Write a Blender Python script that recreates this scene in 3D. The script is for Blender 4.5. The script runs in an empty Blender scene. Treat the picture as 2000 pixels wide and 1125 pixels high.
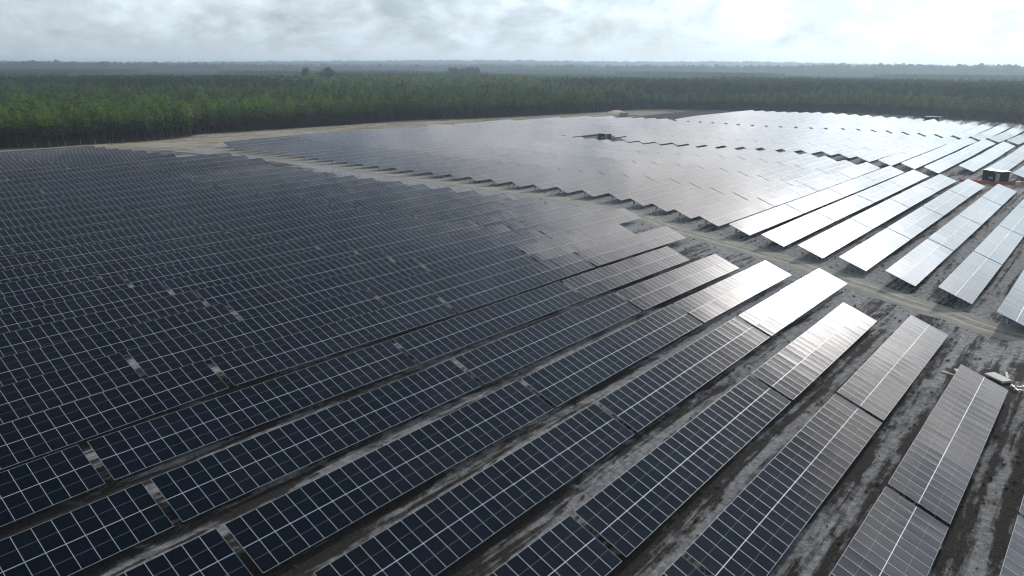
import bpy, math, random
import numpy as np
from mathutils import Vector, Matrix
sc=bpy.context.scene
COL=sc.collection
rng=random.Random(7)
nr=np.random.RandomState(11)
R=math.radians
Y0=-3.069; PITCH=7.8978; TILT=20.246; CAMH=30.341
CF=1424.62; CPIT=0.296666; CROL=-0.005544; CYAW=0.698157
TS="82,4.8,0.05 54.2,4.8,-0.69 97,12.7,-0.49 68.3,12.7,-0.7 37.6,12.7,-1 96.7,20.6,-0.46 67.1,20.6,-0.7 36.6,20.6,-1.03 111.3,28.5,-0.32 81.8,28.5,-0.22 51.3,28.5,-0.46 20.6,28.5,-0.58 110.2,36.4,-0.26 80.4,36.4,-0.01 50,36.4,-0.06 19.4,36.4,-0.09 109.2,44.3,-0.42 79.3,44.3,0.14 48.7,44.3,0.3 18.3,44.3,0.67 107.8,52.2,-0.12 77.9,52.2,0.47 47.5,52.2,0.75 17.1,52.2,1.27 121.9,60.1,-0.06 92.1,60.1,0.57 61.4,60.1,0.89 31.2,60.1,1.5 87.6,68,0.83 57,68,1.06 26.8,68,1.54 117.4,68,0.06 132.6,75.9,-0.1 132.8,83.8,-0.22 132.3,91.7,-0.35 130.5,99.6,-0.2 129.6,107.5,-0.13 128,115.4,-0.07 127.4,123.3,-0.07 126.4,131.2,-0.02 125.2,139.1,0.08 123.2,147,0.29 122.9,154.9,0.18 122.1,162.8,0.21 120.8,170.7,0.3 120.1,178.6,0.41 118.6,186.5,0.65 120.1,194.4,1.96 119.2,202.3,2.11 118.6,210.2,2.33 104.9,218.1,2.48 104.2,226,2.46 103.4,233.9,2.42 102.6,241.8,2.23 101.7,249.7,2.04 100.9,257.6,1.95 100.4,265.5,1.91 112.2,12.9,-0.43 116.6,20.8,-0.49 120.6,28.7,-0.48 124.4,36.6,-0.5 127.9,44.5,-0.42 131.6,52.4,-0.18 135.1,60.3,-0.15 139,68.2,-0.23 143.1,76.1,-0.4 146.6,83.9,-0.58 149.8,91.8,-0.7 149.5,99.7,-0.64 149.5,107.6,-0.63 149.3,115.5,-0.59 149.9,123.4,-0.8 150.1,131.3,-0.83 150,139.2,-0.88 150.2,147.1,-0.94 150,155,-1.03 149.5,162.9,-1.03 149.4,170.8,-1.01 149.4,178.7,-1.04 149.3,186.6,-1.06 149.2,194.5,-1.04 149.2,202.4,-1.03 149.2,210.3,-1.03 149.2,218.2,-1.03 149,226.1,-0.96 149.3,234,-1.04 149.2,241.9,-1.13 149.1,249.8,-1.33 149.1,257.7,-1.5 273.7,115.4,-1.06 275.7,107.5,-1.05 274.8,99.6,-0.76 273.3,91.7,-0.59 268.3,83.8,-0.43 261.6,75.9,-0.32 257.9,68,-0.76 253.4,60.1,-0.21 248.9,52.2,-0.38 243.1,44.3,-0.21 238.6,36.4,-0.39 232.3,28.5,-0.21 225.4,20.6,0.14 281.6,162.8,-1.91 282.3,154.9,-1.78 282.6,147,-1.68 282.4,139.1,-1.64 282.2,131.2,-1.46 282.7,123.3,-1.42 282.1,115.4,-1.06 283.5,107.5,-1.24 282.1,99.6,-0.88 281.4,91.7,-0.79 279.6,83.8,-0.57 274.6,75.9,-0.48 270.1,68,-0.65 266.1,60.1,-0.93 261.7,52.2,-0.87 256.3,44.3,-0.85 265.1,36.4,-0.5 258.7,28.5,-0.28 249.5,20.6,0.56 402.9,178.6,-1.93 402.5,170.7,-2 402.9,162.8,-2.09 403.3,154.9,-2.05 403.2,147,-1.95 403.7,139.1,-1.91 403.7,131.2,-1.77 404.2,123.3,-1.68 405.8,115.4,-1.44 403.8,107.5,-1.14 400.9,99.6,-1.03 398.9,91.7,-1.1 396.3,83.8,-1.07 392.5,75.9,-1.2 388.7,68,-1.06 383.5,60.1,-0.8 376.5,52.2,-0.27 366.8,44.3,0.03 358.3,36.4,0.22 522.5,210.2,-1.17 523.5,202.3,-1.21 522.6,194.4,-1.23 522.9,186.5,-1.33 523.1,178.6,-1.07 522.4,170.7,-0.88 521.1,162.8,-0.42 521.5,154.9,-0.54 521.5,147,-0.66 520.4,139.1,-0.85 519.2,131.2,-0.87 519.2,123.3,-1.12 517.8,115.4,-1.26 516.7,107.5,-1.15 516.4,99.6,-1.45 513.3,91.7,-1.16 510.7,83.8,-1.1 507.3,75.9,-0.84 501.6,68,-0.74 495.6,60.1,-0.59 486.8,52.2,-0.28 479.1,44.3,-0.12 280.3,249.7,-1.71 280.7,241.8,-1.58 280.6,233.9,-1.73 280.3,226,-1.76 280.9,218.1,-1.88 281,210.2,-1.84 281.4,202.3,-1.69 428.3,210.2,-1.15 464.7,210.2,-1.2 412.5,241.8,-2.51 410.4,233.9,-2.03 412.4,226,-2.07 412.9,218.1,-2.02 402,249.7,-1.43 385.1,257.6,-1.01 330,273.4,-1.21 250.9,273.4,-1.01 190.9,273.4,-0.64 73.1,265.5,2.07 280,178.6,-1.9 280,194.4,-1.9"
ROWS="0N:25.6,56,86.3 1N:24,54,82 2N:7,37.4,68,97.2 3N:5.9,36.3,66.9,96.9 4N:-10,20.4,51,81.6,111.5 5N:-11.3,19.1,49.7,80.2,110.4 6N:-12.4,18,48.5,79,109.4 7N:-13.5,16.9,47.3,77.7,108 8N:0.6,31,61.2,91.9,122.1 9N:-3.8,26.6,56.8,87.4,117.6 10N:11.2,41.6,72,102.4,132.8 11N:11.4,41.8,72.2,102.6,133 12N:10.9,41.3,71.7,102.1,132.5 13N:9.1,39.5,69.9,100.3,130.7 14N:8.2,38.6,69,99.4,129.8 15N:6.6,37,67.4,97.8,128.2 16N:6,36.4,66.8,97.2,127.6 17N:5,35.4,65.8,96.2,126.6 18N:3.8,34.2,64.6,95,125.4 19N:32.2,62.6,93,123.4 20N:31.9,62.3,92.7,123.1 21N:31.1,61.5,91.9,122.3 22N:29.8,60.2,90.6,121 23N:29.1,59.5,89.9,120.3 24N:27.6,58,88.4,118.8 25N:29.1,59.5,89.9,120.3 26N:28.2,58.6,89,119.4 27N:27.6,58,88.4,118.8 28N:44.3,74.7,105.1 29N:43.6,74,104.4 30N:42.8,73.2,103.6 31N:42,72.4,102.8 32N:41.1,71.5,101.9 33N:40.3,70.7,101.1 34N:39.8,70.2,100.6 0T:100.4,126.8,153.3,178.6,202 1T:104.9,132,159.1,185.1,209 2T:112.2,139.5,166.7,192.9,217 2F:241,253.9,279.6,305.3,331 3T:116.6,144.8,173,200.1,225 3F:250,262.9,288.6,314.3,340 3H:348,374.2,400.5,426.8,453 4T:120.6,149.6,178.5,206.4,232 4F:259,271.9,297.6,323.3,349 4H:357,383.2,409.5,435.8,462 5T:124.4,154.2,184,212.6,239 5F:265,278.3,304.9,331.4,358 5H:366,392.2,418.5,444.8,471 6T:127.9,156.7,185.5,214.2,243 6F:256,283.8,311.5,339.2,367 6H:374,400.2,426.5,452.8,479 7T:131.6,160.9,190.3,219.6,249 7F:262,290.5,319,347.5,376 7H:383,409,435,461,487 8T:135.1,164.6,194.1,223.5,253 8F:266,295.2,324.5,353.8,383 8H:390,416.5,443,469.5,496 9T:139,168.7,198.5,228.2,258 9F:270,299.8,329.5,359.2,389 9H:394,421,448,475,502 10T:143.1,172.8,202.5,232.3,262 10F:275,304.5,334,363.5,393 10H:397.5,424.9,452.2,479.6,507 11T:146.6,176.9,207.3,237.6,268 11F:280,309,338,367,396 11H:400,427.8,455.5,483.2,511 12T:149.8,180.6,211.4,242.2,273 12F:281,310.5,340,369.5,399 12H:402.5,430.1,457.8,485.4,513 13T:149.5,180.9,212.3,243.6,275 13F:282,311.8,341.5,371.2,401 13H:404.5,432.4,460.2,488.1,516 14T:149.5,181.1,212.8,244.4,276 14F:283,313.2,343.5,373.8,404 14H:407.5,434.9,462.2,489.6,517 15T:149.3,180.5,211.6,242.8,274 15F:282,313,344,375,406 15H:409.5,436.6,463.8,490.9,518 16T:149.9,180.9,211.9,243,274 16F:283,313.2,343.5,373.8,404 16H:407.5,435.4,463.2,491.1,519 17T:150.1,180.8,211.5,242.3,273 17F:282,312.5,343,373.5,404 17H:407.5,435.4,463.2,491.1,519 18T:150,180.5,211,241.5,272 18F:282,312.5,343,373.5,404 18H:407.5,435.6,463.8,491.9,520 19T:150.2,180.6,211.1,241.5,272 19F:283,313,343,373,403 19H:406.5,435.4,464.2,493.1,522 20T:150,180.5,211,241.5,272 20F:282,312.2,342.5,372.8,403 20H:406.5,435.4,464.2,493.1,522 21T:149.5,180.4,211.3,242.1,273 21F:282,312.2,342.5,372.8,403 21H:406.5,435.1,463.8,492.4,521 22T:149.4,180.3,211.2,242.1,273 22F:282.5,312.4,342.2,372.1,402 22H:405.5,434.6,463.8,492.9,522 23T:149.4,180.6,211.8,243,274.2 23F:297,312.1,342.4,372.7,403 23H:406.5,435.6,464.8,493.9,523 24T:149.3,180.8,212.4,243.9,275.4 24F:297,312.1,342.4,372.7,403 24H:406.5,435.6,464.8,493.9,523 25T:149.2,181.1,212.9,244.8,276.6 25F:297,312.1,342.4,372.7,403 25H:406.5,435.6,464.8,493.9,523 26T:149.2,181.6,214.1,246.5,279 26F:282,312.2,342.5,372.8,403 26H:406.5,435.6,464.8,493.9,523 27T:149.2,181.7,214.1,246.6,279 27F:282,312.2,342.5,372.8,403 27H:406.5,435.6,464.8,493.9,523 28T:149.2,181.7,214.1,246.6,279 28F:282,314.5,347,379.5,412 29T:149,181.3,213.5,245.8,278 29F:281,313.5,346,378.5,411 30T:149.3,181.5,213.6,245.8,278 30F:282,314,346,378,410 31T:149.2,181.1,213.1,245,277 31F:282,314,346,378,410 32T:149.1,181.1,213.1,245,277 32F:281,310.8,340.5,370.2,400 33T:149.1,181.8,214.5,247.3,280 33F:281,310.7,340.4,370.1,385 34T:149.3,182,214.7,247.3,280 34F:281,311.5,342.1,365 35T:151,183.2,215.5,247.8,280 35F:281,313.7,330"
NFINE=80

# ---------------------------------------------------------------- camera
cam_d=bpy.data.cameras.new('camera'); cam=bpy.data.objects.new('camera',cam_d); COL.objects.link(cam)
sc.camera=cam
F=Vector((math.cos(CYAW)*math.cos(CPIT),math.sin(CYAW)*math.cos(CPIT),-math.sin(CPIT)))
RT=Vector((math.sin(CYAW),-math.cos(CYAW),0)); UP=RT.cross(F)
XC=RT*math.cos(CROL)-UP*math.sin(CROL); YC=RT*math.sin(CROL)+UP*math.cos(CROL)
m=Matrix((XC,YC,-F)).transposed().to_4x4(); m.translation=Vector((0,0,CAMH))
cam.matrix_world=m
cam_d.sensor_width=36; cam_d.lens=CF/2000*36; cam_d.clip_start=.5; cam_d.clip_end=60000
sc.render.resolution_x=1024; sc.render.resolution_y=576
sc.view_settings.view_transform='Standard'; sc.view_settings.look='None'
sc.view_settings.exposure=0; sc.view_settings.gamma=1
# ---------------------------------------------------------------- sky and sun
SAZ=R(3.0); SEL=R(23.0)
SD=Vector((math.cos(SAZ)*math.cos(SEL),math.sin(SAZ)*math.cos(SEL),math.sin(SEL)))
def build_world():
    w=bpy.data.worlds.new('World'); sc.world=w; w.use_nodes=True
    nt=w.node_tree; nt.nodes.clear(); N=nt.nodes; L=nt.links
    def math_(op,a,b=None,c=None,clamp=False):
        n=N.new('ShaderNodeMath'); n.operation=op; n.use_clamp=clamp
        for i,v in enumerate((a,b,c)):
            if v is None: continue
            if isinstance(v,(int,float)): n.inputs[i].default_value=v
            else: L.new(v,n.inputs[i])
        return n.outputs[0]
    tc=N.new('ShaderNodeTexCoord'); d=tc.outputs['Generated']
    sep=N.new('ShaderNodeSeparateXYZ'); L.new(d,sep.inputs[0])
    dot=N.new('ShaderNodeVectorMath'); dot.operation='DOT_PRODUCT'; L.new(d,dot.inputs[0]); dot.inputs[1].default_value=SD
    th=math_('MULTIPLY',math_('ARCCOSINE',math_('MINIMUM',dot.outputs['Value'],.99999)),57.2958)
    zz=math_('MAXIMUM',sep.outputs['Z'],0.0)
    def sstep(v,lo,hi):
        n=N.new('ShaderNodeMapRange'); n.interpolation_type='SMOOTHSTEP'; L.new(v,n.inputs[0]); n.inputs[1].default_value=lo; n.inputs[2].default_value=hi; return n.outputs[0]
    el=math_('MULTIPLY',math_('ARCSINE',math_('MINIMUM',zz,1.0)),57.2958)
    az=math_('MULTIPLY',math_('ARCTAN2',sep.outputs['Y'],sep.outputs['X']),57.2958)
    daz=math_('SUBTRACT',az,3.0)
    mp=N.new('ShaderNodeVectorMath'); mp.operation='MULTIPLY'; L.new(d,mp.inputs[0]); mp.inputs[1].default_value=(1,1,2.0)
    def nz(scale,detail,rough,dist):
        n1=N.new('ShaderNodeTexNoise'); n1.inputs['Scale'].default_value=scale; n1.inputs['Detail'].default_value=detail; n1.inputs['Roughness'].default_value=rough; n1.inputs['Distortion'].default_value=dist
        L.new(mp.outputs[0],n1.inputs['Vector']); return math_('SUBTRACT',n1.outputs[0],.5)
    c1=nz(10.,9,.6,.3); c2=nz(2.6,4,.5,.1); c0=nz(20.,5,.6,.2)
    # base brightness falls with height; a bright veil of thin cloud lies low under the sun
    e2=math_('DIVIDE',el,50.); base=math_('ADD',math_('MULTIPLY',math_('EXPONENT',math_('MULTIPLY',math_('MULTIPLY',math_('MULTIPLY',e2,e2),e2),-1.)),SKY_H),SKY_B)
    a2=math_('DIVIDE',daz,50.); base=math_('MULTIPLY',base,math_('ADD',.60,math_('MULTIPLY',math_('EXPONENT',math_('MULTIPLY',math_('MULTIPLY',a2,a2),-1.)),.45)))
    ele=math_('ADD',el,math_('ADD',math_('MULTIPLY',c1,11.),math_('MULTIPLY',c2,9.)))
    tilt_=math_('ADD',ele,math_('MULTIPLY',math_('ABSOLUTE',daz),-.27))
    band=math_('MULTIPLY',sstep(el,3.5,13.),math_('SUBTRACT',1.,sstep(tilt_,23.5,31.)))
    a3=math_('DIVIDE',daz,SKY_S1); band=math_('MULTIPLY',band,math_('MULTIPLY',math_('EXPONENT',math_('MULTIPLY',math_('MULTIPLY',a3,a3),-1.)),SKY_A1))
    a6=math_('DIVIDE',daz,15.); band=math_('MULTIPLY',band,math_('SUBTRACT',1.,math_('MULTIPLY',math_('MULTIPLY',math_('EXPONENT',math_('MULTIPLY',math_('MULTIPLY',a6,a6),-1.)),sstep(el,21.,14.)),.08)))
    t2=math_('DIVIDE',th,SKY_S2)
    g2=math_('MULTIPLY',math_('EXPONENT',math_('MULTIPLY',math_('MULTIPLY',t2,t2),-1.0)),SKY_A2)
    a4=math_('DIVIDE',daz,24.); lowg=math_('MULTIPLY',math_('MULTIPLY',math_('EXPONENT',math_('MULTIPLY',math_('MULTIPLY',a4,a4),-1.)),sstep(el,12.,2.)),.16)
    bright=math_('ADD',math_('ADD',band,g2),lowg)
    base=math_('MULTIPLY',base,math_('SUBTRACT',1.,math_('MULTIPLY',sstep(el,9.,0.),.10)))
    lum=math_('ADD',base,bright)
    s_in=c1; s2=c2
    amp=sstep(el,.2,2.2)
    var=math_('ADD',1.0,math_('MULTIPLY',amp,math_('ADD',math_('ADD',math_('MULTIPLY',c1,1.15),math_('MULTIPLY',c0,.8)),math_('MULTIPLY',c2,math_('ADD',.2,math_('MULTIPLY',sstep(math_('ABSOLUTE',daz),12.,28.),.55))))))
    var=math_('MAXIMUM',var,.72)
    lum=math_('MULTIPLY',lum,math_('ADD',1.,math_('MULTIPLY',sstep(el,14.,2.),.15)))
    lumc=math_('MULTIPLY',lum,var)
    # colour: blue grey away from the sun, white near it, slightly bluer in thin places
    cr=N.new('ShaderNodeValToRGB'); L.new(math_('DIVIDE',bright,math_('ADD',lum,.001)),cr.inputs[0])
    e=cr.color_ramp.elements; e[0].position=0; e[0].color=(.62,.80,1,1); e[1].position=1; e[1].color=(.99,.985,.985,1)
    q=cr.color_ramp.elements.new(.55); q.color=(.92,.945,.99,1)
    # the base greys out towards the horizon
    hzc=N.new('ShaderNodeMix'); hzc.data_type='RGBA'; L.new(sstep(el,34.,3.),hzc.inputs[0]); L.new(cr.outputs[0],hzc.inputs[6]); hzc.inputs[7].default_value=(.80,.91,1,1)
    sky=N.new('ShaderNodeTexSky'); sky.sky_type='NISHITA'; sky.sun_disc=False; sky.sun_elevation=SEL; sky.sun_rotation=R(90)-SAZ; sky.air_density=1.2; sky.dust_density=2.0
    cl=N.new('ShaderNodeVectorMath'); cl.operation='SCALE'; wf=math_('MULTIPLY',math_('MULTIPLY',sstep(el,15.,23.),sstep(el,40.,30.)),math_('MULTIPLY',sstep(th,26.,10.),.6))
    wm=N.new('ShaderNodeMix'); wm.data_type='RGBA'; L.new(wf,wm.inputs[0]); L.new(hzc.outputs[2],wm.inputs[6]); wm.inputs[7].default_value=(1,.915,.86,1)
    bf=math_('MULTIPLY',math_('MULTIPLY',math_('MAXIMUM',math_('MULTIPLY',c2,-6.0),0.),sstep(el,6.,14.)),math_('MULTIPLY',sstep(math_('ABSOLUTE',daz),14.,30.),.75),clamp=True)
    bm=N.new('ShaderNodeMix'); bm.data_type='RGBA'; L.new(bf,bm.inputs[0]); L.new(wm.outputs[2],bm.inputs[6]); bm.inputs[7].default_value=(.62,.79,1,1)
    L.new(bm.outputs[2],cl.inputs[0]); L.new(lumc,cl.inputs['Scale'])
    sk=N.new('ShaderNodeVectorMath'); sk.operation='MULTIPLY'; L.new(sky.outputs[0],sk.inputs[0]); sk.inputs[1].default_value=(.066,.100,.155)
    cov=math_('SUBTRACT',1.0,math_('MULTIPLY',math_('MAXIMUM',math_('MULTIPLY',s_in,-1.0),0.0),1.3),clamp=True)
    mx=N.new('ShaderNodeMix'); mx.data_type='RGBA'; L.new(cov,mx.inputs[0]); L.new(sk.outputs[0],mx.inputs[6]); L.new(cl.outputs[0],mx.inputs[7])
    bg=N.new('ShaderNodeBackground'); bg.inputs['Strength'].default_value=1; L.new(mx.outputs[2],bg.inputs[0])
    out=N.new('ShaderNodeOutputWorld'); L.new(bg.outputs[0],out.inputs[0])
    w.cycles.sampling_method='MANUAL'; w.cycles.sample_map_resolution=512
SKY_A1,SKY_S1,SKY_A2,SKY_S2,SKY_H,SKY_B=1.75,66.,14.,4.9,.92,.08
build_world()
sun_d=bpy.data.lights.new('sun','SUN'); sun_d.energy=2.2; sun_d.angle=R(1.6); sun_d.color=(1,.93,.84)
sun=bpy.data.objects.new('sun',sun_d); COL.objects.link(sun); sun.rotation_euler=(-SD).to_track_quat('-Z','Y').to_euler(); sun.location=(200,0,150)
# ---------------------------------------------------------------- helpers
def meta(o,label=None,cat=None,group=None,kind=None):
    if label: o['label']=label
    if cat: o['category']=cat
    if group: o['group']=group
    if kind: o['kind']=kind
    return o
def empty(name,loc,rz=0.):
    o=bpy.data.objects.new(name,None); COL.objects.link(o); o.location=loc; o.rotation_euler=(0,0,rz); o.empty_display_size=.3; return o
def link(name,me,parent=None,loc=None,rot=None):
    o=bpy.data.objects.new(name,me); COL.objects.link(o)
    if parent is not None: o.parent=parent
    if loc is not None: o.location=loc
    if rot is not None: o.rotation_euler=rot
    return o
class MB:
    def __init__(s): s.v=[];s.f=[];s.m=[];s.uv=[];s.r=[]
    def quad(s,pts,mi=0,uv=None,r=0.):
        b=len(s.v); s.v+= [tuple(p) for p in pts]; s.f.append(tuple(range(b,b+len(pts)))); s.m.append(mi); s.uv.append(uv or [(0,0)]*len(pts)); s.r.append(r)
    def box(s,c,d,mi=0,rot=None):
        hx,hy,hz=d[0]/2,d[1]/2,d[2]/2; M=rot or Matrix.Identity(3); c=Vector(c)
        P=[c+M@Vector((x*hx,y*hy,z*hz)) for x,y,z in ((-1,-1,-1),(1,-1,-1),(1,1,-1),(-1,1,-1),(-1,-1,1),(1,-1,1),(1,1,1),(-1,1,1))]
        b=len(s.v); s.v+=[tuple(p) for p in P]
        for f in ((0,3,2,1),(4,5,6,7),(0,1,5,4),(1,2,6,5),(2,3,7,6),(3,0,4,7)):
            s.f.append(tuple(b+i for i in f)); s.m.append(mi); s.uv.append([(0,0)]*4); s.r.append(0.)
    def bar(s,a,b,w,d=None,mi=0):
        a=Vector(a);b=Vector(b);z=(b-a);L_=z.length;z.normalize()
        x=z.cross(Vector((0,0,1))) if abs(z.z)<.95 else Vector((1,0,0)); x.normalize(); y=z.cross(x)
        s.box((a+b)/2,(w,d or w,L_),mi,Matrix((x,y,z)).transposed())
    def tube(s,a,b,r0,r1,n=6,mi=0):
        a=Vector(a);b=Vector(b);z=(b-a).normalized()
        x=z.cross(Vector((0,1,0.01))).normalized(); y=z.cross(x); k=len(s.v)
        for p,r in((a,r0),(b,r1)):
            for i in range(n):
                t=2*math.pi*i/n; s.v.append(tuple(p+x*(r*math.cos(t))+y*(r*math.sin(t))))
        for i in range(n):
            j=(i+1)%n; s.f.append((k+i,k+j,k+n+j,k+n+i)); s.m.append(mi); s.uv.append([(0,0)]*4); s.r.append(0.)
        s.f.append(tuple(k+n+i for i in range(n))); s.m.append(mi); s.uv.append([(0,0)]*n); s.r.append(0.)
    def mesh(s,name,mats,smooth=False,uv=False,rnd=False):
        me=bpy.data.meshes.new(name); me.from_pydata(s.v,[],s.f)
        for m_ in mats: me.materials.append(m_)
        me.polygons.foreach_set('material_index',s.m)
        if uv:
            l=me.uv_layers.new(name='UVMap'); l.data.foreach_set('uv',np.array([c for f in s.uv for p in f for c in p],dtype=np.float32))
        if rnd:
            a=me.attributes.new('rnd','FLOAT','FACE'); a.data.foreach_set('value',np.array(s.r,dtype=np.float32))
        if smooth: me.polygons.foreach_set('use_smooth',[True]*len(s.f))
        me.update(); return me
class MAT:
    def __init__(s,name,rough=.8,spec=.3,metal=0.):
        s.m=bpy.data.materials.new(name); s.m.use_nodes=True; s.nt=s.m.node_tree; s.N=s.nt.nodes; s.L=s.nt.links
        s.b=s.N['Principled BSDF']; s.b.inputs['Roughness'].default_value=rough; s.b.inputs['Metallic'].default_value=metal; s.b.inputs['Specular IOR Level'].default_value=spec
    def n(s,t,**k):
        x=s.N.new(t)
        for a,v in k.items(): setattr(x,a,v)
        return x
    def set(s,i,v):
        if hasattr(v,'node'): s.L.new(v,i)
        else: i.default_value=v
    def math(s,op,a,b=None,c=None,clamp=False):
        x=s.n('ShaderNodeMath',operation=op,use_clamp=clamp)
        for i,v in enumerate((a,b,c)):
            if v is not None: s.set(x.inputs[i],v)
        return x.outputs[0]
    def noise(s,vec,scale,detail=4,rough=.55,dist=0.):
        x=s.n('ShaderNodeTexNoise'); s.L.new(vec,x.inputs['Vector']); x.inputs['Scale'].default_value=scale; x.inputs['Detail'].default_value=detail; x.inputs['Roughness'].default_value=rough; x.inputs['Distortion'].default_value=dist
        return x.outputs[0]
    def mapr(s,v,a,b,c=0.,d=1.):
        x=s.n('ShaderNodeMapRange'); s.set(x.inputs[0],v)
        for i,q in enumerate((a,b,c,d)): x.inputs[i+1].default_value=q
        return x.outputs[0]
    def mix(s,f,a,b,bt='MIX'):
        x=s.n('ShaderNodeMix',data_type='RGBA',blend_type=bt)
        for i,v in ((0,f),(6,a),(7,b)):
            if isinstance(v,tuple) and len(v)==3: v=v+(1,)
            s.set(x.inputs[i],v)
        return x.outputs[2]
    def scale(s,vec,sc_):
        x=s.n('ShaderNodeVectorMath',operation='MULTIPLY'); s.L.new(vec,x.inputs[0]); x.inputs[1].default_value=sc_; return x.outputs[0]
    def col(s,v): s.set(s.b.inputs['Base Color'],v if hasattr(v,'node') else (tuple(v)+(1,) if len(v)==3 else v)); return s
    def bump(s,h,dist=.05,strength=1.):
        x=s.n('ShaderNodeBump'); s.L.new(h,x.inputs['Height']); x.inputs['Distance'].default_value=dist; x.inputs['Strength'].default_value=strength; s.L.new(x.outputs[0],s.b.inputs['Normal']); return s
def plain(name,c,rough=.7,spec=.3,metal=0.,var=.12,sc_=3.):
    M=MAT(name,rough,spec,metal); tc=M.n('ShaderNodeTexCoord').outputs['Object']
    f=M.noise(tc,sc_,5)
    M.col(M.mix(f,tuple(x*(1-var) for x in c),tuple(min(1,x*(1+var)) for x in c))); return M.m
# ---------------------------------------------------------------- terrain
TS=np.array([[float(q) for q in s_.split(',')] for s_ in (TS+' 247,28,-.35 243,33,-.35 251,24,-.35').split()])
def low(x,y):
    """height of the low table edges above datum at x,y (arrays)"""
    x=np.atleast_1d(np.asarray(x,float)); y=np.atleast_1d(np.asarray(y,float)); out=np.empty(x.shape)
    for i in range(0,x.size,20000):
        xs=x.ravel()[i:i+20000,None]; ys=y.ravel()[i:i+20000,None]
        w=1/(((xs-TS[:,0])**2*.55+(ys-TS[:,1])**2)+20.)**2
        w0=2.5e-10
        out.ravel()[i:i+20000]=((w*TS[:,2]).sum(1)+w0*-1.2)/(w.sum(1)+w0)
    return out
SKYL=[(-10,2),(6,0),(12,9),(18,16),(25,22),(32,25),(40,22),(47,23),(53,18),(57,10),(60,6),(66,-1),(74,0),(90,0)]
def hillh(x,y):
    """far relief: low ridges beyond 1.5 km"""
    d=np.hypot(x,y); az=np.degrees(np.arctan2(y,x))
    a=np.interp(az,[p_[0] for p_ in SKYL],[p_[1] for p_ in SKYL])
    ridge=np.exp(-((d-6000)/1300.)**2)*(a*1.25+9)+np.exp(-((d-6000)/1300.)**2)*1.5*np.sin(az*2.3)
    wav=3.2*np.sin(x/610+1.3*np.sin(y/900))*np.sin(y/720+.7)+2.5*np.sin((x-y)/410.)
    wav2=np.clip((d-1200)/1500,0,1)*wav
    mid=12*np.exp(-((d-2900)/420.)**2)*np.clip(np.sin(np.radians(az*6+20))+.5,0,1.5)*(.35+.65*np.clip((50-az)/12,0,1))+9*np.exp(-((d-4200)/350.)**2)*np.clip(np.sin(np.radians(az*4.3+80)),0,1)
    return np.clip((d-900)/900,0,1)*(ridge+mid)+wav2-4*np.clip((d-7200)/1500,0,1)
def gz(x,y): return low(x,y)-.75+hillh(np.atleast_1d(np.asarray(x,float)),np.atleast_1d(np.asarray(y,float)))
def gz1(x,y): return float(gz(x,y)[0])
EDGE=[(-500,335),(-150,330),(0,322),(85,312),(98,303),(118,307),(138,310),(158,319),(165,327),(172,331),(229,332),(304,336),(372,314),(435,306),(512,301),(537,266),(556,236),(574,185),(582,148),(580,124),(570,102),(551,72),(535,44),(520,-6),(506,-124),(496,-500)]
def polyd(px,py,P):
    """distance to polyline, signed (+ on its left-hand/outer side)"""
    px=np.asarray(px,float);py=np.asarray(py,float); best=np.full(px.shape,1e18); sg=np.zeros(px.shape)
    for (ax,ay),(bx,by) in zip(P[:-1],P[1:]):
        dx,dy=bx-ax,by-ay; L2=dx*dx+dy*dy; t=np.clip(((px-ax)*dx+(py-ay)*dy)/L2,0,1)
        qx=px-(ax+t*dx);qy=py-(ay+t*dy); d2=qx*qx+qy*qy; m_=d2<best
        best=np.where(m_,d2,best); sg=np.where(m_,dx*qy-dy*qx,sg)
    return np.sqrt(best)*np.where(sg>0,1,-1)
ROAD=[(90,-60),(96,-25),(103.9,5.7),(107.8,14.1),(111.5,22),(116,30.5),(121.2,40.5),(126.5,56.2),(130.6,66.9),(137.2,78.2),(141.8,91),(145.2,108.8),(146.6,127.2),(146.6,147.8),(147.2,168.3),(148,189.7),(149.4,223.5),(150.7,251.7),(150.5,268.8),(152.5,278.3),(150,289),(128,294),(95,298),(40,305),(-40,312)]
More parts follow.
